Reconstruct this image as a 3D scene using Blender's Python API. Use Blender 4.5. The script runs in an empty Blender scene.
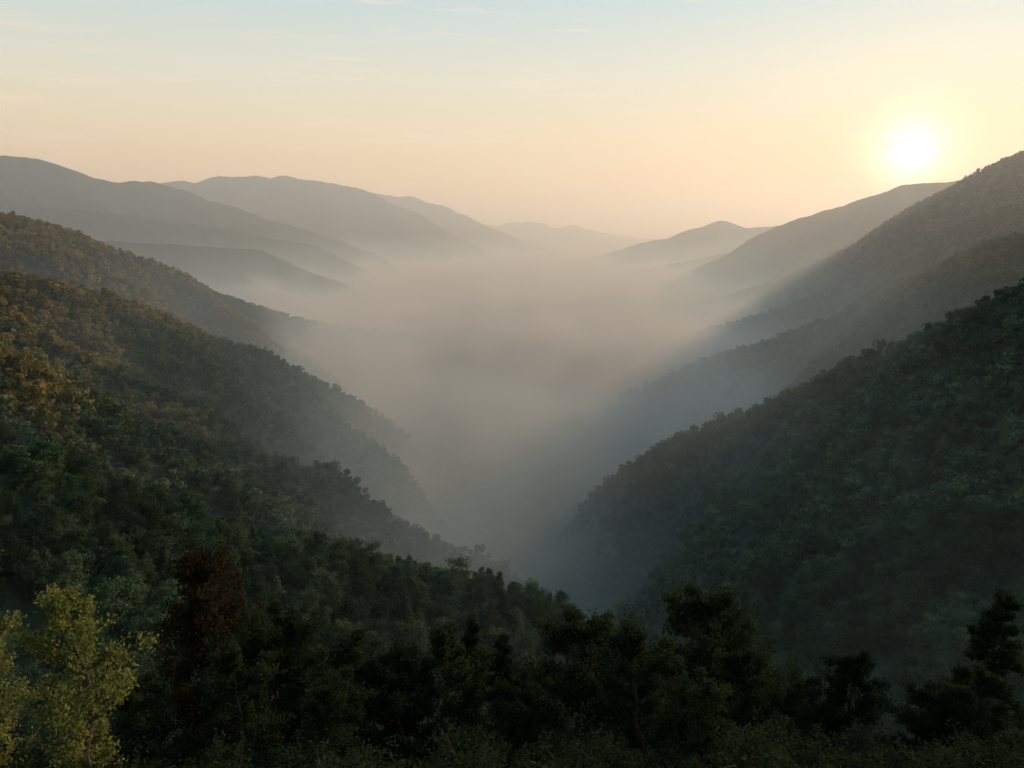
import bpy, math, time
import numpy as np
T0=time.time()
rng=np.random.default_rng(7)
F=796.0; P=math.radians(10.6)
SUN_AZ=math.radians(49); SUN_EL=math.radians(17)
def ray(u,v):
    up=384-v
    return np.array([u-512.0, F*math.cos(P)+up*math.sin(P), up*math.cos(P)-F*math.sin(P)])
def bp(u,v,d):
    r=ray(u,v); return r*(d/r[1])
# ---------- noise ----------
perm=np.random.default_rng(3).permutation(256); perm=np.concatenate([perm,perm])
ga=np.linspace(0,2*np.pi,256,endpoint=False); gx=np.cos(ga*7.0); gy=np.sin(ga*7.0)
def pn(x,y):
    xi=np.floor(x).astype(np.int64); yi=np.floor(y).astype(np.int64)
    xf=x-xi; yf=y-yi; xi&=255; yi&=255
    u=xf*xf*xf*(xf*(xf*6-15)+10); v=yf*yf*yf*(yf*(yf*6-15)+10)
    def g(a,b,dx,dy):
        h=perm[(perm[a&255]+b)&255]; return gx[h]*dx+gy[h]*dy
    n00=g(xi,yi,xf,yf); n10=g(xi+1,yi,xf-1,yf); n01=g(xi,yi+1,xf,yf-1); n11=g(xi+1,yi+1,xf-1,yf-1)
    return ((n00*(1-u)+n10*u)*(1-v)+(n01*(1-u)+n11*u)*v)*1.5
def fbm(x,y,o=4,r=False):
    s=0;a=1;t=0
    for i in range(o):
        n=pn(x+i*17.3,y-i*9.1)
        if r: n=1-2*np.sqrt(n*n+.006)
        s=s+a*n;t+=a;a*=.45;x=x*2.03;y=y*2.03
    return s/t
# ---------- ridges: crest polylines ----------
R=[]
def ridge(pts,slope,tree=9,amp=.22,wl=260,rough=.008): 
    R.append((np.array([bp(*p)-np.array([0,0,tree]) for p in pts]),slope,amp,wl,rough))
ridge([(-500,400,260),(-200,420,280),(0,446,320),(80,464,345),(150,494,370),(240,526,400),(330,546,430),(420,565,460),(500,580,490),(560,602,510),(620,650,530),(700,720,560)],.70,12,.4,110)
ridge([(-400,290,420),(-150,325,520),(0,348,640),(60,380,720),(110,422,800),(150,468,880),(200,540,960)],.66,9,.5,140)
ridge([(-500,220,600),(-200,255,860),(0,276,1150),(60,285,1250),(120,298,1330),(165,316,1400),(210,338,1480),(260,352,1560),(300,372,1640),(360,402,1720),(420,445,1780),(480,510,1800)],.47,8,.8,280)
ridge([(-300,300,740),(-60,335,900),(40,342,1000),(120,372,1090),(200,410,1180),(270,450,1250),(340,495,1300),(400,540,1330)],.50,8,.8,210)
ridge([(-500,150,1300),(-200,195,1600),(0,214,1900),(60,230,2050),(120,254,2200),(160,265,2300),(200,288,2450),(250,305,2600),(300,320,2750),(350,328,2900),(400,334,3050),(445,346,3150),(500,372,3200)],.46,6,.85,420)
ridge([(-300,225,3600),(60,238,4000),(140,243,4300),(200,246,4600),(260,250,4900),(300,268,5100),(330,280,5200)],.4,0,.7,600,.025)
ridge([(-500,150,5000),(-150,165,5500),(0,155,5900),(25,156,6000),(55,163,6150),(80,174,6300),(112,183,6500),(150,181,6700),(190,193,6900),(230,206,7100),(280,222,7400),(330,238,7600),(365,251,7800)],.4,0,1.0,700,.04)
ridge([(-300,190,4900),(-60,196,5000),(40,206,5200),(120,215,5500),(190,224,5800),(250,233,6100),(310,245,6400)],.42,0,.8,600,.035)
ridge([(-200,200,9000),(110,190,9200),(175,182,9400),(215,178,9600),(260,177,9800),(300,177,10000),(345,186,10300),(380,197,10600),(420,215,10900),(460,240,11200)],.4,0,1.0,900,.06)
ridge([(300,200,12500),(370,192,13000),(420,200,13400),(450,208,13700),(490,228,14200),(520,240,14600)],.4,0,.7,1200,.06)
ridge([(440,236,20000),(490,226,20000),(515,223,20500),(530,222,20500),(555,227,21000),(575,226,21200),(600,233,21500),(660,240,22000)],.4,0,.4,1500,.08)
# right side
ridge([(1900,250,420),(1500,250,560),(1200,262,720),(1024,286,860),(960,316,930),(900,343,990),(850,362,1050),(800,388,1090),(760,406,1130),(700,426,1180),(650,450,1220),(610,480,1240),(570,520,1250),(530,575,1250)],.45,9,.65,230)
ridge([(1700,190,900),(1300,200,1200),(1024,232,1560),(960,258,1680),(900,288,1800),(850,312,1900),(800,330,2000),(760,344,2080),(700,362,2150),(640,390,2200)],.47,7,.85,330)
ridge([(1024,205,2050),(960,228,2300),(900,256,2450),(850,282,2600),(800,304,2700),(750,318,2800),(700,332,2900),(655,350,2950)],.55,5,.8,350)
ridge([(1500,180,1900),(1200,160,2300),(1090,145,2500),(1024,153,2700),(985,171,2850),(940,196,3000),(900,222,3200),(870,240,3400),(830,258,3600),(790,276,3800),(740,290,4000),(680,306,4200)],.48,5,.95,480)
ridge([(1300,170,3800),(1040,170,4400),(960,180,4700),(900,187,5000),(860,201,5200),(800,218,5500),(760,234,5700),(720,258,5900),(670,278,6100)],.42,0,1.0,600,.035)
ridge([(1100,200,5800),(880,218,6300),(820,232,6500),(770,245,6700),(720,254,6900),(660,266,7100),(600,280,7300)],.42,0,.8,600,.03)
ridge([(1100,190,7600),(880,200,8000),(830,214,8300),(790,227,8600),(745,227,8800),(722,220,8900),(700,227,9000),(660,239,9200),(620,250,9400),(575,263,9600)],.42,0,.8,900,.035)
def seg(x,y,pl):
    best=np.full(x.shape,1e12); z=np.zeros_like(x); tt=np.zeros_like(x); acc=0; sgn=np.zeros_like(x)
    for i in range(len(pl)-1):
        a=pl[i];b=pl[i+1];dx=b[0]-a[0];dy=b[1]-a[1];L2=dx*dx+dy*dy;L=math.sqrt(L2)
        t=np.clip(((x-a[0])*dx+(y-a[1])*dy)/L2,0,1)
        ex=x-a[0]-t*dx; ey=y-a[1]-t*dy
        d=ex*ex+ey*ey
        m=d<best
        best=np.where(m,d,best); z=np.where(m,a[2]+t*(b[2]-a[2]),z); tt=np.where(m,acc+t*L,tt)
        sgn=np.where(m,np.sign(ex*dy-ey*dx),sgn)
        acc+=L
    return np.sqrt(best),z,tt,sgn
FLOOR=-500.0
def height(x,y):
    x=np.asarray(x,float);y=np.asarray(y,float)
    K=[]
    r=np.hypot(x,y)
    hz=np.interp(y,[-3000,-400,-50,0,20,45,70,110,200,350,600,2000],[-300,70,10,-12,-21,-35,-54,-94,-195,-330,-500,-800])
    hz=hz-0.12*np.maximum(0,x-30)-0.00004*x*x*(x>0)-0.25*np.maximum(0,np.abs(x)-200)+fbm(x/60,y/60,4)*np.clip(r/20,0.5,5)
    K.append((hz,6.0))
    for pl,s,amp,wl,rough in R:
        d,z,t,sg=seg(x,y,pl)
        wx=x+fbm(x/wl,y/wl,2)*wl*.4; wy=y+fbm(x/wl+40,y/wl+11,2)*wl*.4
        dd=wl*.12
        dist=np.sqrt(d*d+dd*dd)-dd
        g=fbm(t/(wl*1.1)+sg*31+pl[0][0]+fbm(wx/wl,wy/wl,2)*.35,dist/(wl*3.5),2,True)
        g2=fbm(wx/(wl*.9),wy/(wl*.9),4,True)
        sat=wl*1.5*(1-np.exp(-dist/(wl*1.5)))
        h=z-s*dist- amp*sat*((1-g)*.5+(1-g2)*.22)*.8
        h=h+fbm(x/(wl*.3),y/(wl*.3),4)*wl*rough
        K.append((h,max(4,wl*.02)))
    out=FLOOR+fbm(x/500,y/500,3)*20
    for h,k in K:
        m=np.maximum(out,h); out=m+k*np.log1p(np.exp(-np.abs(out-h)/k))
    return out
# ---------- helpers ----------
def mesh_obj(name,verts,faces,mats=[],fm=None,smooth=False,coll=None,link=True):
    me=bpy.data.meshes.new(name)
    verts=np.asarray(verts,np.float32);faces=np.asarray(faces,np.int32)
    k=faces.shape[1]
    me.vertices.add(len(verts)); me.vertices.foreach_set('co',verts.ravel())
    me.loops.add(faces.size); me.loops.foreach_set('vertex_index',faces.ravel())
    me.polygons.add(len(faces)); me.polygons.foreach_set('loop_start',np.arange(0,faces.size,k,dtype=np.int32))
    if fm is not None: me.polygons.foreach_set('material_index',np.asarray(fm,np.int32))
    me.polygons.foreach_set('use_smooth',np.full(len(faces),smooth))
    for m in mats: me.materials.append(m)
    me.update(calc_edges=True)
    ob=bpy.data.objects.new(name,me)
    if link:(coll or bpy.context.scene.collection).objects.link(ob)
    return ob
def newmat(n):
    m=bpy.data.materials.new(n);m.use_nodes=True;m.node_tree.nodes.clear();return m,m.node_tree.nodes,m.node_tree.links
def mth(N,L,op,a,b=None,c=None,clamp=False):
    n=N.new('ShaderNodeMath');n.operation=op;n.use_clamp=clamp
    for i,s in enumerate([a,b,c]):
        if s is None: continue
        if isinstance(s,(int,float)): n.inputs[i].default_value=s
        else: L.new(s,n.inputs[i])
    return n.outputs[0]
def mixc(N,L,f,a,b,bt='MIX'):
    n=N.new('ShaderNodeMix');n.data_type='RGBA';n.blend_type=bt
    for s,i in ((f,0),(a,6),(b,7)):
        if isinstance(s,(int,float)): n.inputs[i].default_value=s
        elif isinstance(s,tuple): n.inputs[i].default_value=(*s,1) if len(s)==3 else s
        else: L.new(s,n.inputs[i])
    return n.outputs[2]
def noise(N,L,vec,scale,det=3,rough=.5):
    n=N.new('ShaderNodeTexNoise');n.inputs['Scale'].default_value=scale;n.inputs['Detail'].default_value=det;n.inputs['Roughness'].default_value=rough
    L.new(vec,n.inputs['Vector']);return n.outputs['Fac']
def maprange(N,L,v,a,b,c,d,smooth=True):
    n=N.new('ShaderNodeMapRange');n.interpolation_type='SMOOTHSTEP' if smooth else 'LINEAR'
    L.new(v,n.inputs[0])
    for i,k in enumerate((a,b,c,d)): n.inputs[i+1].default_value=k
    return n.outputs[0]
# ---------- materials ----------
def terrain_mat():
    m,N,L=newmat('forest_slope')
    o=N.new('ShaderNodeOutputMaterial');b=N.new('ShaderNodeBsdfDiffuse');L.new(b.outputs[0],o.inputs[0])
    g=N.new('ShaderNodeNewGeometry').outputs['Position']
    n1=noise(N,L,g,.004,5,.6); n2=noise(N,L,g,.06,4,.7)
    c=mixc(N,L,maprange(N,L,n1,.35,.65,0,1),(.022,.038,.022),(.040,.046,.024))
    c=mixc(N,L,maprange(N,L,n2,.3,.7,0,1),c,(.014,.025,.016))
    L.new(c,b.inputs[0])
    v=N.new('ShaderNodeTexVoronoi');v.inputs['Scale'].default_value=.09;L.new(g,v.inputs['Vector'])
    h=mth(N,L,'SUBTRACT',1.0,v.outputs['Distance'])
    bu=N.new('ShaderNodeBump');bu.inputs['Strength'].default_value=1;bu.inputs['Distance'].default_value=6;L.new(h,bu.inputs['Height']);L.new(bu.outputs[0],b.inputs['Normal'])
    return m
def leaf_mat(name,ca,cb,trans=.35,warm=None,scale=.01):
    m,N,L=newmat(name)
    o=N.new('ShaderNodeOutputMaterial');b=N.new('ShaderNodeBsdfDiffuse');t=N.new('ShaderNodeBsdfTranslucent');mx=N.new('ShaderNodeMixShader');mx.inputs[0].default_value=trans
    g=N.new('ShaderNodeNewGeometry');oi=N.new('ShaderNodeObjectInfo')
    c=mixc(N,L,oi.outputs['Random'],ca,cb)
    k=mth(N,L,'ADD',mth(N,L,'MULTIPLY',g.outputs['Random Per Island'],.9),.5)
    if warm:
        # autumn colour, plus sunlit gold painted in, on the western (left-hand) upper slopes
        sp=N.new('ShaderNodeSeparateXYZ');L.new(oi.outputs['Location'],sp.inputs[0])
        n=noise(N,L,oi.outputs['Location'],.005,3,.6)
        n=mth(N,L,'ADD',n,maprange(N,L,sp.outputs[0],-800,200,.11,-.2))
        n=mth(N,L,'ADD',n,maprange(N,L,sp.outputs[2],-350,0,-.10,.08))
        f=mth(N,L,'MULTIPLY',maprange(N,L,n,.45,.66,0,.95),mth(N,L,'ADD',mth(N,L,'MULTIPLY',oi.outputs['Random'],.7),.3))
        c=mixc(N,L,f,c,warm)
        # stands of darker and lighter species
        k=mth(N,L,'MULTIPLY',k,maprange(N,L,noise(N,L,oi.outputs['Location'],.022,2,.6),.35,.65,.6,1.35))
    hs=N.new('ShaderNodeHueSaturation');L.new(c,hs.inputs['Color']);L.new(k,hs.inputs['Value'])
    L.new(hs.outputs[0],b.inputs[0]);L.new(hs.outputs[0],t.inputs[0])
    L.new(b.outputs[0],mx.inputs[1]);L.new(t.outputs[0],mx.inputs[2]);L.new(mx.outputs[0],o.inputs[0])
    return m
def bark_mat():
    m,N,L=newmat('bark');o=N.new('ShaderNodeOutputMaterial');b=N.new('ShaderNodeBsdfDiffuse');L.new(b.outputs[0],o.inputs[0])
    g=N.new('ShaderNodeNewGeometry').outputs['Position'];n=noise(N,L,g,3,4)
    L.new(mixc(N,L,n,(.03,.024,.018),(.10,.085,.07)),b.inputs[0]);return m
TM=terrain_mat();BARK=bark_mat()
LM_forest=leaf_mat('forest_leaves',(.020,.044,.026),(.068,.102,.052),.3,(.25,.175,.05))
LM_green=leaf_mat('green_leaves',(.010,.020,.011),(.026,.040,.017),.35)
LM_light=leaf_mat('yellow_green_leaves',(.15,.165,.045),(.20,.20,.055),.5)
LM_red=leaf_mat('autumn_leaves',(.028,.023,.012),(.034,.028,.014),.3)
# ---------- terrain sheet ----------
af=np.linspace(-42,42,1050); ab=np.linspace(42,318,120)[1:-1]
ang=np.radians(np.concatenate([af,ab])); nr=950
rad=np.concatenate([[1.0],np.geomspace(12,45000,nr-1)])
A,Rr=np.meshgrid(ang,rad)
X=Rr*np.sin(A);Y=Rr*np.cos(A)
Z=np.concatenate([height(X[i:i+50],Y[i:i+50]) for i in range(0,nr,50)])
na=len(ang)
idx=np.arange(nr*na).reshape(nr,na); nx=np.roll(idx,-1,axis=1)
fa=np.stack([idx[:-1],nx[:-1],nx[1:],idx[1:]],-1).reshape(-1,4)[:, ::-1]
mesh_obj('mountain_terrain',np.stack([X,Y,Z],-1).reshape(-1,3),fa,[TM],smooth=True)
print('terrain',time.time()-T0)
# ---------- trees ----------
def tube(V,Fc,p0,p1,r0,r1,n=5):
    d=p1-p0;d=d/(np.linalg.norm(d)+1e-9)
    a=np.cross(d,[.3,.9,.2]);a/=np.linalg.norm(a)+1e-9;b=np.cross(d,a)
    o=len(V)
    for p,r in((p0,r0),(p1,r1)):
        for i in range(n):
            t=2*math.pi*i/n;V.append(p+r*(math.cos(t)*a+math.sin(t)*b))
    for i in range(n):
        j=(i+1)%n;Fc.append((o+i,o+j,o+n+j,o+n+i))
def make_tree(name,seed,H,Rc,nb,nleaf,ls,leafmat,kind='broad',base=.22,spread=.5,limbs=True):
    g=np.random.default_rng(seed);V=[];Fc=[];ends=[]
    p=np.zeros(3);pts=[p.copy()];n=9
    for i in range(n):
        p=p+np.array([g.normal(0,.018*H),g.normal(0,.018*H),H*.95/n]);pts.append(p.copy())
    pts=np.array(pts);r=lambda f:H*.017*(1-f)**.8+.02
    for i in range(n): tube(V,Fc,pts[i],pts[i+1],r(i/n)*(1.35 if i==0 else 1),r((i+1)/n),7)
    def tp(f):
        k=min(int(f*n),n-1);return pts[k]+(pts[k+1]-pts[k])*(f*n-k)
    for i in range(nb):
        f=base+(.99-base)*(i+g.random()*.8)/nb
        q=(f-base)/(1-base)
        if kind=='conifer': prof=(1-q)**.85+.05;up=g.uniform(-.15,.2)
        elif kind=='tall': prof=math.sin(math.pi*min(1,(q*.85+.15)))**.7*.95+.08;up=g.uniform(.5,1.0)
        else: prof=math.sin(math.pi*min(1,(q*.78+.2)))**.6+.06;up=g.uniform(.15,.8)
        az=i*2.4+g.normal(0,.4);L=Rc*prof*g.uniform(.55,1.25)
        d=np.array([math.cos(az),math.sin(az),up]);d/=np.linalg.norm(d)
        a=tp(f);r0=r(f)*.5;cur=a;segs=4
        for s in range(segs):
            d=d+g.normal(0,.14,3)+np.array([0,0,.06 if kind!='conifer' else -.03]);d/=np.linalg.norm(d)
            nxt=cur+d*L/segs
            if limbs: tube(V,Fc,cur,nxt,r0*(1-s/segs)+.012,r0*(1-(s+1)/segs)+.01,4)
            if s>=1:
                for _ in range(2):
                    dd=d+g.normal(0,.7,3);dd/=np.linalg.norm(dd);e=nxt+dd*L*g.uniform(.15,.38)
                    if limbs: tube(V,Fc,nxt,e,.02,.008,3)
                    ends.append((e,L*.1));ends.append(((nxt+e)/2,L*.09))
            ends.append((nxt,L*.1));cur=nxt
    ends.append((pts[-1],Rc*.12));ends.append((pts[-2],Rc*.15))
    nt=len(Fc)
    E=np.array([e[0] for e in ends]);S=np.array([max(e[1],.25*Rc*spread) for e in ends])
    wts=g.random(len(E))**1.5+.1;wts/=wts.sum()
    k=g.choice(len(E),nleaf,p=wts)
    c=E[k]+g.normal(0,1,(nleaf,3))*S[k,None]*np.array([.8,.8,.6])
    a=g.normal(0,1,(nleaf,3));a/=np.linalg.norm(a,axis=1)[:,None]
    b=np.cross(a,g.normal(0,1,(nleaf,3)));b/=np.linalg.norm(b,axis=1)[:,None]
    s=ls*g.uniform(.6,1.3,(nleaf,1))
    q=np.stack([c-a*s,c+b*s*.5,c+a*s,c-b*s*.5],1).reshape(-1,3)
    o=len(V);V=np.concatenate([np.array(V),q])
    lf=(np.arange(nleaf*4).reshape(-1,4)+o)
    Fa=np.concatenate([np.array(Fc),lf])
    fm=np.concatenate([np.zeros(nt,int),np.ones(nleaf,int)])
    return mesh_obj(name,V,Fa,[BARK,leafmat],fm,link=False)
def lodcoll(name,obs):
    c=bpy.data.collections.new(name)
    for o in obs:c.objects.link(o)
    return c
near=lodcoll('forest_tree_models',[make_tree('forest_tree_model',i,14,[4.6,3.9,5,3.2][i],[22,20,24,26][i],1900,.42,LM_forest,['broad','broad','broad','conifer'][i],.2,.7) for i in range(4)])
def blob(seed,H,Rc,nl,ls):
    g=np.random.default_rng(seed)
    V=[];Fc=[];tube(V,Fc,np.zeros(3),np.array([0,0,H*.6]),.25,.12,3);nt=len(Fc)
    lob=g.normal(0,1,(7,3));lob/=np.linalg.norm(lob,axis=1)[:,None];lob=lob*np.array([Rc*.55,Rc*.55,H*.2])+np.array([0,0,H*.62])
    k=g.integers(0,7,nl);d=g.normal(0,1,(nl,3));d/=np.linalg.norm(d,axis=1)[:,None]
    c=lob[k]+d*Rc*.52
    a=np.cross(d,g.normal(0,1,(nl,3)))+d*.35*g.normal(0,1,(nl,1));a/=np.linalg.norm(a,axis=1)[:,None];b=np.cross(a,d);b/=np.linalg.norm(b,axis=1)[:,None]
    s=ls*g.uniform(.6,1.3,(nl,1))
    q=np.stack([c-a*s,c+b*s*.7,c+a*s,c-b*s*.7],1).reshape(-1,3);o=len(V)
    V=np.concatenate([np.array(V),q]);Fa=np.concatenate([np.array(Fc),np.arange(nl*4).reshape(-1,4)+o])
    return mesh_obj('canopy_tree_model',V,Fa,[BARK,LM_forest],np.concatenate([np.zeros(nt,int),np.ones(nl,int)]),link=False)
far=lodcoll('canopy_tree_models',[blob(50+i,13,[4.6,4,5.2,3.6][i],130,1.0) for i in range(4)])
def scatter(name,pts,scl,coll):
    n=len(pts);me=bpy.data.meshes.new(name);me.vertices.add(n);me.vertices.foreach_set('co',np.asarray(pts,np.float32).ravel())
    a=me.attributes.new('scl','FLOAT','POINT');a.data.foreach_set('value',scl.astype(np.float32))
    a=me.attributes.new('rot','FLOAT','POINT');a.data.foreach_set('value',rng.uniform(0,6.28,n).astype(np.float32))
    a=me.attributes.new('idx','INT','POINT');a.data.foreach_set('value',rng.integers(0,len(coll.objects),n).astype(np.int32))
    ob=bpy.data.objects.new(name,me);bpy.context.scene.collection.objects.link(ob)
    gt=bpy.data.node_groups.new(name+'_gn','GeometryNodeTree')
    gt.interface.new_socket('Geometry',in_out='INPUT',socket_type='NodeSocketGeometry');gt.interface.new_socket('Geometry',in_out='OUTPUT',socket_type='NodeSocketGeometry')
    N=gt.nodes;L=gt.links;i=N.new('NodeGroupInput');o=N.new('NodeGroupOutput')
    ci=N.new('GeometryNodeCollectionInfo');ci.inputs[0].default_value=coll;ci.inputs['Separate Children'].default_value=True;ci.inputs['Reset Children'].default_value=True
    ip=N.new('GeometryNodeInstanceOnPoints');ip.inputs['Pick Instance'].default_value=True
    def na_(nm,t):
        x=N.new('GeometryNodeInputNamedAttribute');x.data_type=t;x.inputs[0].default_value=nm;return x.outputs[0]
    L.new(i.outputs[0],ip.inputs['Points']);L.new(ci.outputs[0],ip.inputs['Instance']);L.new(na_('idx','INT'),ip.inputs['Instance Index'])
    cx=N.new('ShaderNodeCombineXYZ');L.new(na_('rot','FLOAT'),cx.inputs[2]);L.new(cx.outputs[0],ip.inputs['Rotation']);L.new(na_('scl','FLOAT'),ip.inputs['Scale'])
    L.new(ip.outputs[0],o.inputs[0])
    md=ob.modifiers.new('scatter','NODES');md.node_group=gt
    return ob
def wedge(r0,r1,dens,half=38):
    h=math.radians(half);n=int(h*(r1*r1-r0*r0)*dens)
    r=np.sqrt(rng.uniform(r0*r0,r1*r1,n));a=rng.uniform(-h,h,n);return r*np.sin(a),r*np.cos(a)
def sizes(n,a,b): return a+(b-a)*rng.beta(1.5,3.0,n)
x,y=wedge(130,620,1/38.);z=height(x,y)
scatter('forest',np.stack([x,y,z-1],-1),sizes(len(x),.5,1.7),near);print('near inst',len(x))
x,y=wedge(620,2600,1/62.);z=height(x,y);m=z>-460;x,y,z=x[m],y[m],z[m]
x2,y2=wedge(2600,4000,1/90.);z2=height(x2,y2);m=z2>-420;x2,y2,z2=x2[m],y2[m],z2[m]
X_=np.concatenate([x,x2]);Y_=np.concatenate([y,y2]);Z_=np.concatenate([z,z2]);S_=np.concatenate([sizes(len(x),.5,2.1),sizes(len(x2),.6,1.9)])
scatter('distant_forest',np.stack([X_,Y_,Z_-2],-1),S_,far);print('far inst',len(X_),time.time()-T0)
# foreground trees
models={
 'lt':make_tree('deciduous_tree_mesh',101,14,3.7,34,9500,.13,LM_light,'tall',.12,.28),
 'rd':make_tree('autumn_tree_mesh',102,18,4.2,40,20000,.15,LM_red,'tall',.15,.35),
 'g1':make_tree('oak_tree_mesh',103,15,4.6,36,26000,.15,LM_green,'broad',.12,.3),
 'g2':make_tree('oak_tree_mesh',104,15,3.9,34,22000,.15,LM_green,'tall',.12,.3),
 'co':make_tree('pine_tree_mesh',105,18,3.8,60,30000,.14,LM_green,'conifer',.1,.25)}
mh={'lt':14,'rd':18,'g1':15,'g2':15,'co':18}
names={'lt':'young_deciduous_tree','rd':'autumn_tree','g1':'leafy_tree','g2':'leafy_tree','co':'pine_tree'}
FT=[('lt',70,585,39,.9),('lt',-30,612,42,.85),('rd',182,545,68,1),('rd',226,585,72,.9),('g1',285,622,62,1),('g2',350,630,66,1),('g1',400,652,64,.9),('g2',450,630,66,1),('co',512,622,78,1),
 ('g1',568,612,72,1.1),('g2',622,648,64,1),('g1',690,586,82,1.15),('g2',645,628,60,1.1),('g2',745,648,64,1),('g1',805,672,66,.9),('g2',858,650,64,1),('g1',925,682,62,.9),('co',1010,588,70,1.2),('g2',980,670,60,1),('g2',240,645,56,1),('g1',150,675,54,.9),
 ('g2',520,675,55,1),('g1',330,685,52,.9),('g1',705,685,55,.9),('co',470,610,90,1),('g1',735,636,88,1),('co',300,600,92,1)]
rep=[]
for k,u,v,d,w in FT:
    p=bp(u,v,d);gz=float(height(np.array([p[0]]),np.array([p[1]]))[0]);h=p[2]-gz
    s=h/mh[k]
    ob=bpy.data.objects.new(names[k],models[k].data);bpy.context.scene.collection.objects.link(ob)
    ob.location=(p[0],p[1],gz-.1);ob.rotation_euler[2]=rng.uniform(0,6.28);sx=w*max(.75,min(s,1.15));ob.scale=(sx,sx,s)
    rep.append((k,u,round(h,1)))
print(rep)
shr=lodcoll('shrub_models',[make_tree('shrub_model',200+i,3.2,2.2,14,1400,.13,LM_green,'broad',.02,.6) for i in range(3)])
n=1000;x=rng.uniform(-60,80,n);y=rng.uniform(30,125,n);z=height(x,y)
scatter('undergrowth',np.stack([x,y,z-.2],-1),rng.uniform(.4,1.2,n),shr)
# ---------- fog & haze ----------
def box(name,x0,x1,y0,y1,z0,z1,mat):
    v=[(a,b,c) for a in(x0,x1) for b in(y0,y1) for c in(z0,z1)]
    f=[(0,1,3,2),(4,6,7,5),(0,4,5,1),(2,3,7,6),(0,2,6,4),(1,5,7,3)]
    return mesh_obj(name,v,f,[mat])
def homog(name,col,dens,an,*b):
    m,N,L=newmat(name);o=N.new('ShaderNodeOutputMaterial');s=N.new('ShaderNodeVolumeScatter');s.inputs['Color'].default_value=(*col,1);s.inputs['Density'].default_value=dens;s.inputs['Anisotropy'].default_value=an
    L.new(s.outputs[0],o.inputs['Volume']);box(name,*b,m)
homog('atmospheric_haze',(.76,.86,1.0),1.45e-4,.35,-22000,22000,1000,30000,-900,700)
m,N,L=newmat('valley_fog');o=N.new('ShaderNodeOutputMaterial');s=N.new('ShaderNodeVolumeScatter');s.inputs['Color'].default_value=(.66,.87,1,1);s.inputs['Anisotropy'].default_value=.08
g=N.new('ShaderNodeNewGeometry').outputs['Position'];sp=N.new('ShaderNodeSeparateXYZ');L.new(g,sp.inputs[0])
n1=noise(N,L,g,.0026,3,.62)
zz=mth(N,L,'SUBTRACT',sp.outputs[2],mth(N,L,'MULTIPLY',mth(N,L,'SUBTRACT',n1,.5),420))
e=mth(N,L,'EXPONENT',mth(N,L,'DIVIDE',mth(N,L,'SUBTRACT',-340.0,zz),34.0))
e=mth(N,L,'MINIMUM',e,1.6)
yy=maprange(N,L,sp.outputs[1],1100,3400,.05,1.0)
d=mth(N,L,'MULTIPLY',mth(N,L,'MULTIPLY',e,yy),.0040)
e2=mth(N,L,'MULTIPLY',mth(N,L,'EXPONENT',mth(N,L,'DIVIDE',mth(N,L,'SUBTRACT',-290.0,sp.outputs[2]),140.0)),maprange(N,L,sp.outputs[1],150,1000,1.9e-4,3.4e-4))
e2=mth(N,L,'MULTIPLY',e2,maprange(N,L,sp.outputs[2],-130,40,1,0))
e2=mth(N,L,'MULTIPLY',e2,maprange(N,L,n1,.35,.65,.5,1.6))
d=mth(N,L,'ADD',d,e2)
L.new(d,s.inputs['Density']);L.new(s.outputs[0],o.inputs['Volume'])
m.cycles.volume_step_rate=.45
box('valley_fog',-3500,4500,130,13000,-560,40,m)
# ---------- sky ----------
w=bpy.data.worlds.new('World');bpy.context.scene.world=w;w.use_nodes=True;N=w.node_tree.nodes;L=w.node_tree.links;N.clear()
o=N.new('ShaderNodeOutputWorld');ad=N.new('ShaderNodeAddShader');b1=N.new('ShaderNodeBackground');b2=N.new('ShaderNodeBackground')
sk=N.new('ShaderNodeTexSky');sk.sky_type='NISHITA';sk.sun_disc=False;sk.sun_elevation=SUN_EL;sk.sun_rotation=SUN_AZ;sk.altitude=800
L.new(sk.outputs[0],b1.inputs[0]);b1.inputs[1].default_value=.01
tc=N.new('ShaderNodeTexCoord');sp=N.new('ShaderNodeSeparateXYZ');L.new(tc.outputs['Generated'],sp.inputs[0])
cr=N.new('ShaderNodeValToRGB');E=cr.color_ramp.elements
stops=[(0,(.02,.025,.03)),(.46,(.04,.045,.05)),(.5,(1.0,.60,.36)),(.53,(1.06,.73,.42)),(.56,(1.0,.82,.54)),(.59,(.86,.84,.69)),(.63,(.62,.77,.79)),(.7,(.42,.56,.62)),(1,(.34,.52,.64))]
E[0].position=0;E[0].color=(*stops[0][1],1);E[1].position=1;E[1].color=(*stops[-1][1],1)
for p,c in stops[1:-1]: 
    q=E.new(p);q.color=(*c,1)
L.new(maprange(N,L,sp.outputs[2],-1,1,0,1,False),cr.inputs[0])
GA=math.radians(25.8);GE=math.radians(4.9)
sd=(math.sin(GA)*math.cos(GE),math.cos(GA)*math.cos(GE),math.sin(GE))
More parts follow.
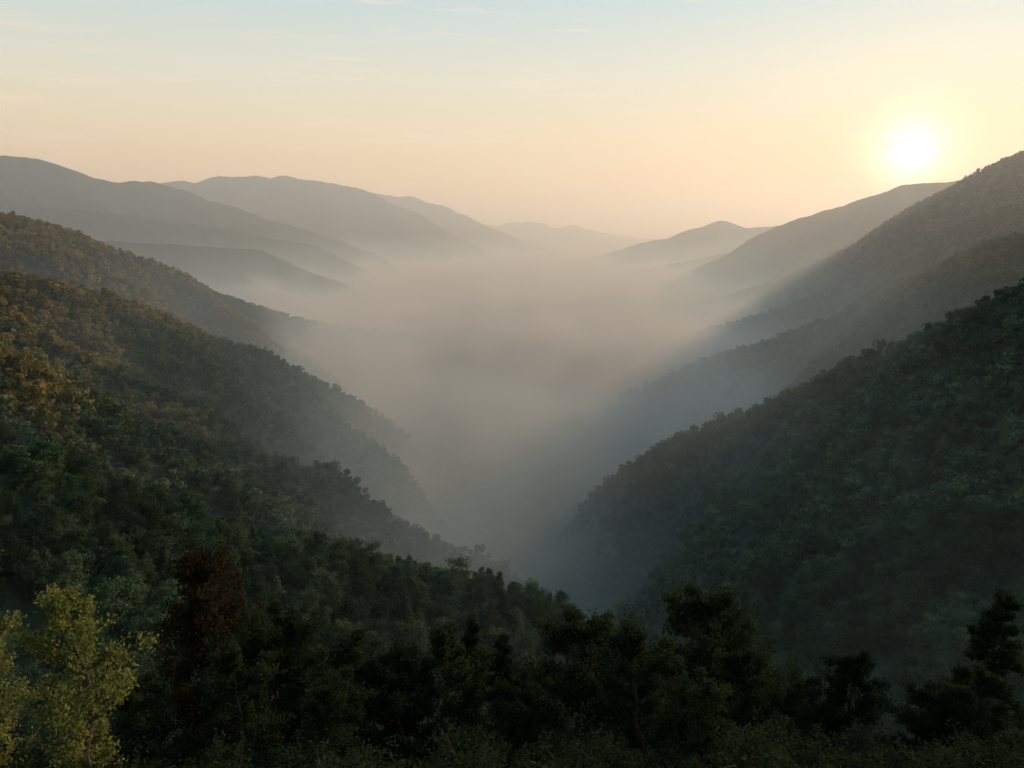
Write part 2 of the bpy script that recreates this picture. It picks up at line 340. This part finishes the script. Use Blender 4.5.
dp=N.new('ShaderNodeVectorMath');dp.operation='DOT_PRODUCT';nm=N.new('ShaderNodeVectorMath');nm.operation='NORMALIZE';L.new(tc.outputs['Generated'],nm.inputs[0]);L.new(nm.outputs[0],dp.inputs[0]);dp.inputs[1].default_value=sd
an=mth(N,L,'ARCCOSINE',mth(N,L,'MINIMUM',dp.outputs['Value'],1.0))
def lobe(wd,pw): return mth(N,L,'EXPONENT',mth(N,L,'MULTIPLY',mth(N,L,'POWER',mth(N,L,'DIVIDE',an,wd),pw),-1))
c=mixc(N,L,1.0,cr.outputs[0],mixc(N,L,lobe(.026,1.35),(0,0,0),(2.8,2.4,2.2)),'ADD')
c=mixc(N,L,1.0,c,mixc(N,L,lobe(.16,1.3),(0,0,0),(.24,.12,.0)),'ADD')
mp=N.new('ShaderNodeMapping');mp.inputs['Scale'].default_value=(2.5,2.5,30);mp.inputs['Rotation'].default_value=(0,.12,0);L.new(nm.outputs[0],mp.inputs[0])
cn=noise(N,L,mp.outputs[0],2.0,7,.65)
c=mixc(N,L,mth(N,L,'MULTIPLY',maprange(N,L,cn,.52,.72,0,1),.65),c,(1.10,.90,.71))
L.new(c,b2.inputs[0]);b2.inputs[1].default_value=.9
L.new(b1.outputs[0],ad.inputs[0]);L.new(b2.outputs[0],ad.inputs[1]);L.new(ad.outputs[0],o.inputs[0])
# ---------- sun ----------
sl=bpy.data.lights.new('sun','SUN');sl.energy=5;sl.angle=math.radians(3.5);sl.color=(1,.70,.43)
so=bpy.data.objects.new('sun',sl);bpy.context.scene.collection.objects.link(so)
from mathutils import Vector
so.rotation_euler=Vector((math.sin(SUN_AZ)*math.cos(SUN_EL),math.cos(SUN_AZ)*math.cos(SUN_EL),math.sin(SUN_EL))).to_track_quat('Z','Y').to_euler()
# ---------- camera ----------
cd=bpy.data.cameras.new('camera');cd.sensor_width=36;cd.lens=F*36/1024;cd.clip_start=.5;cd.clip_end=90000
co=bpy.data.objects.new('camera',cd);bpy.context.scene.collection.objects.link(co);co.rotation_euler=(math.pi/2-P,0,0)
bpy.context.scene.camera=co
bpy.context.scene.view_settings.view_transform='Standard'
print('done',time.time()-T0)
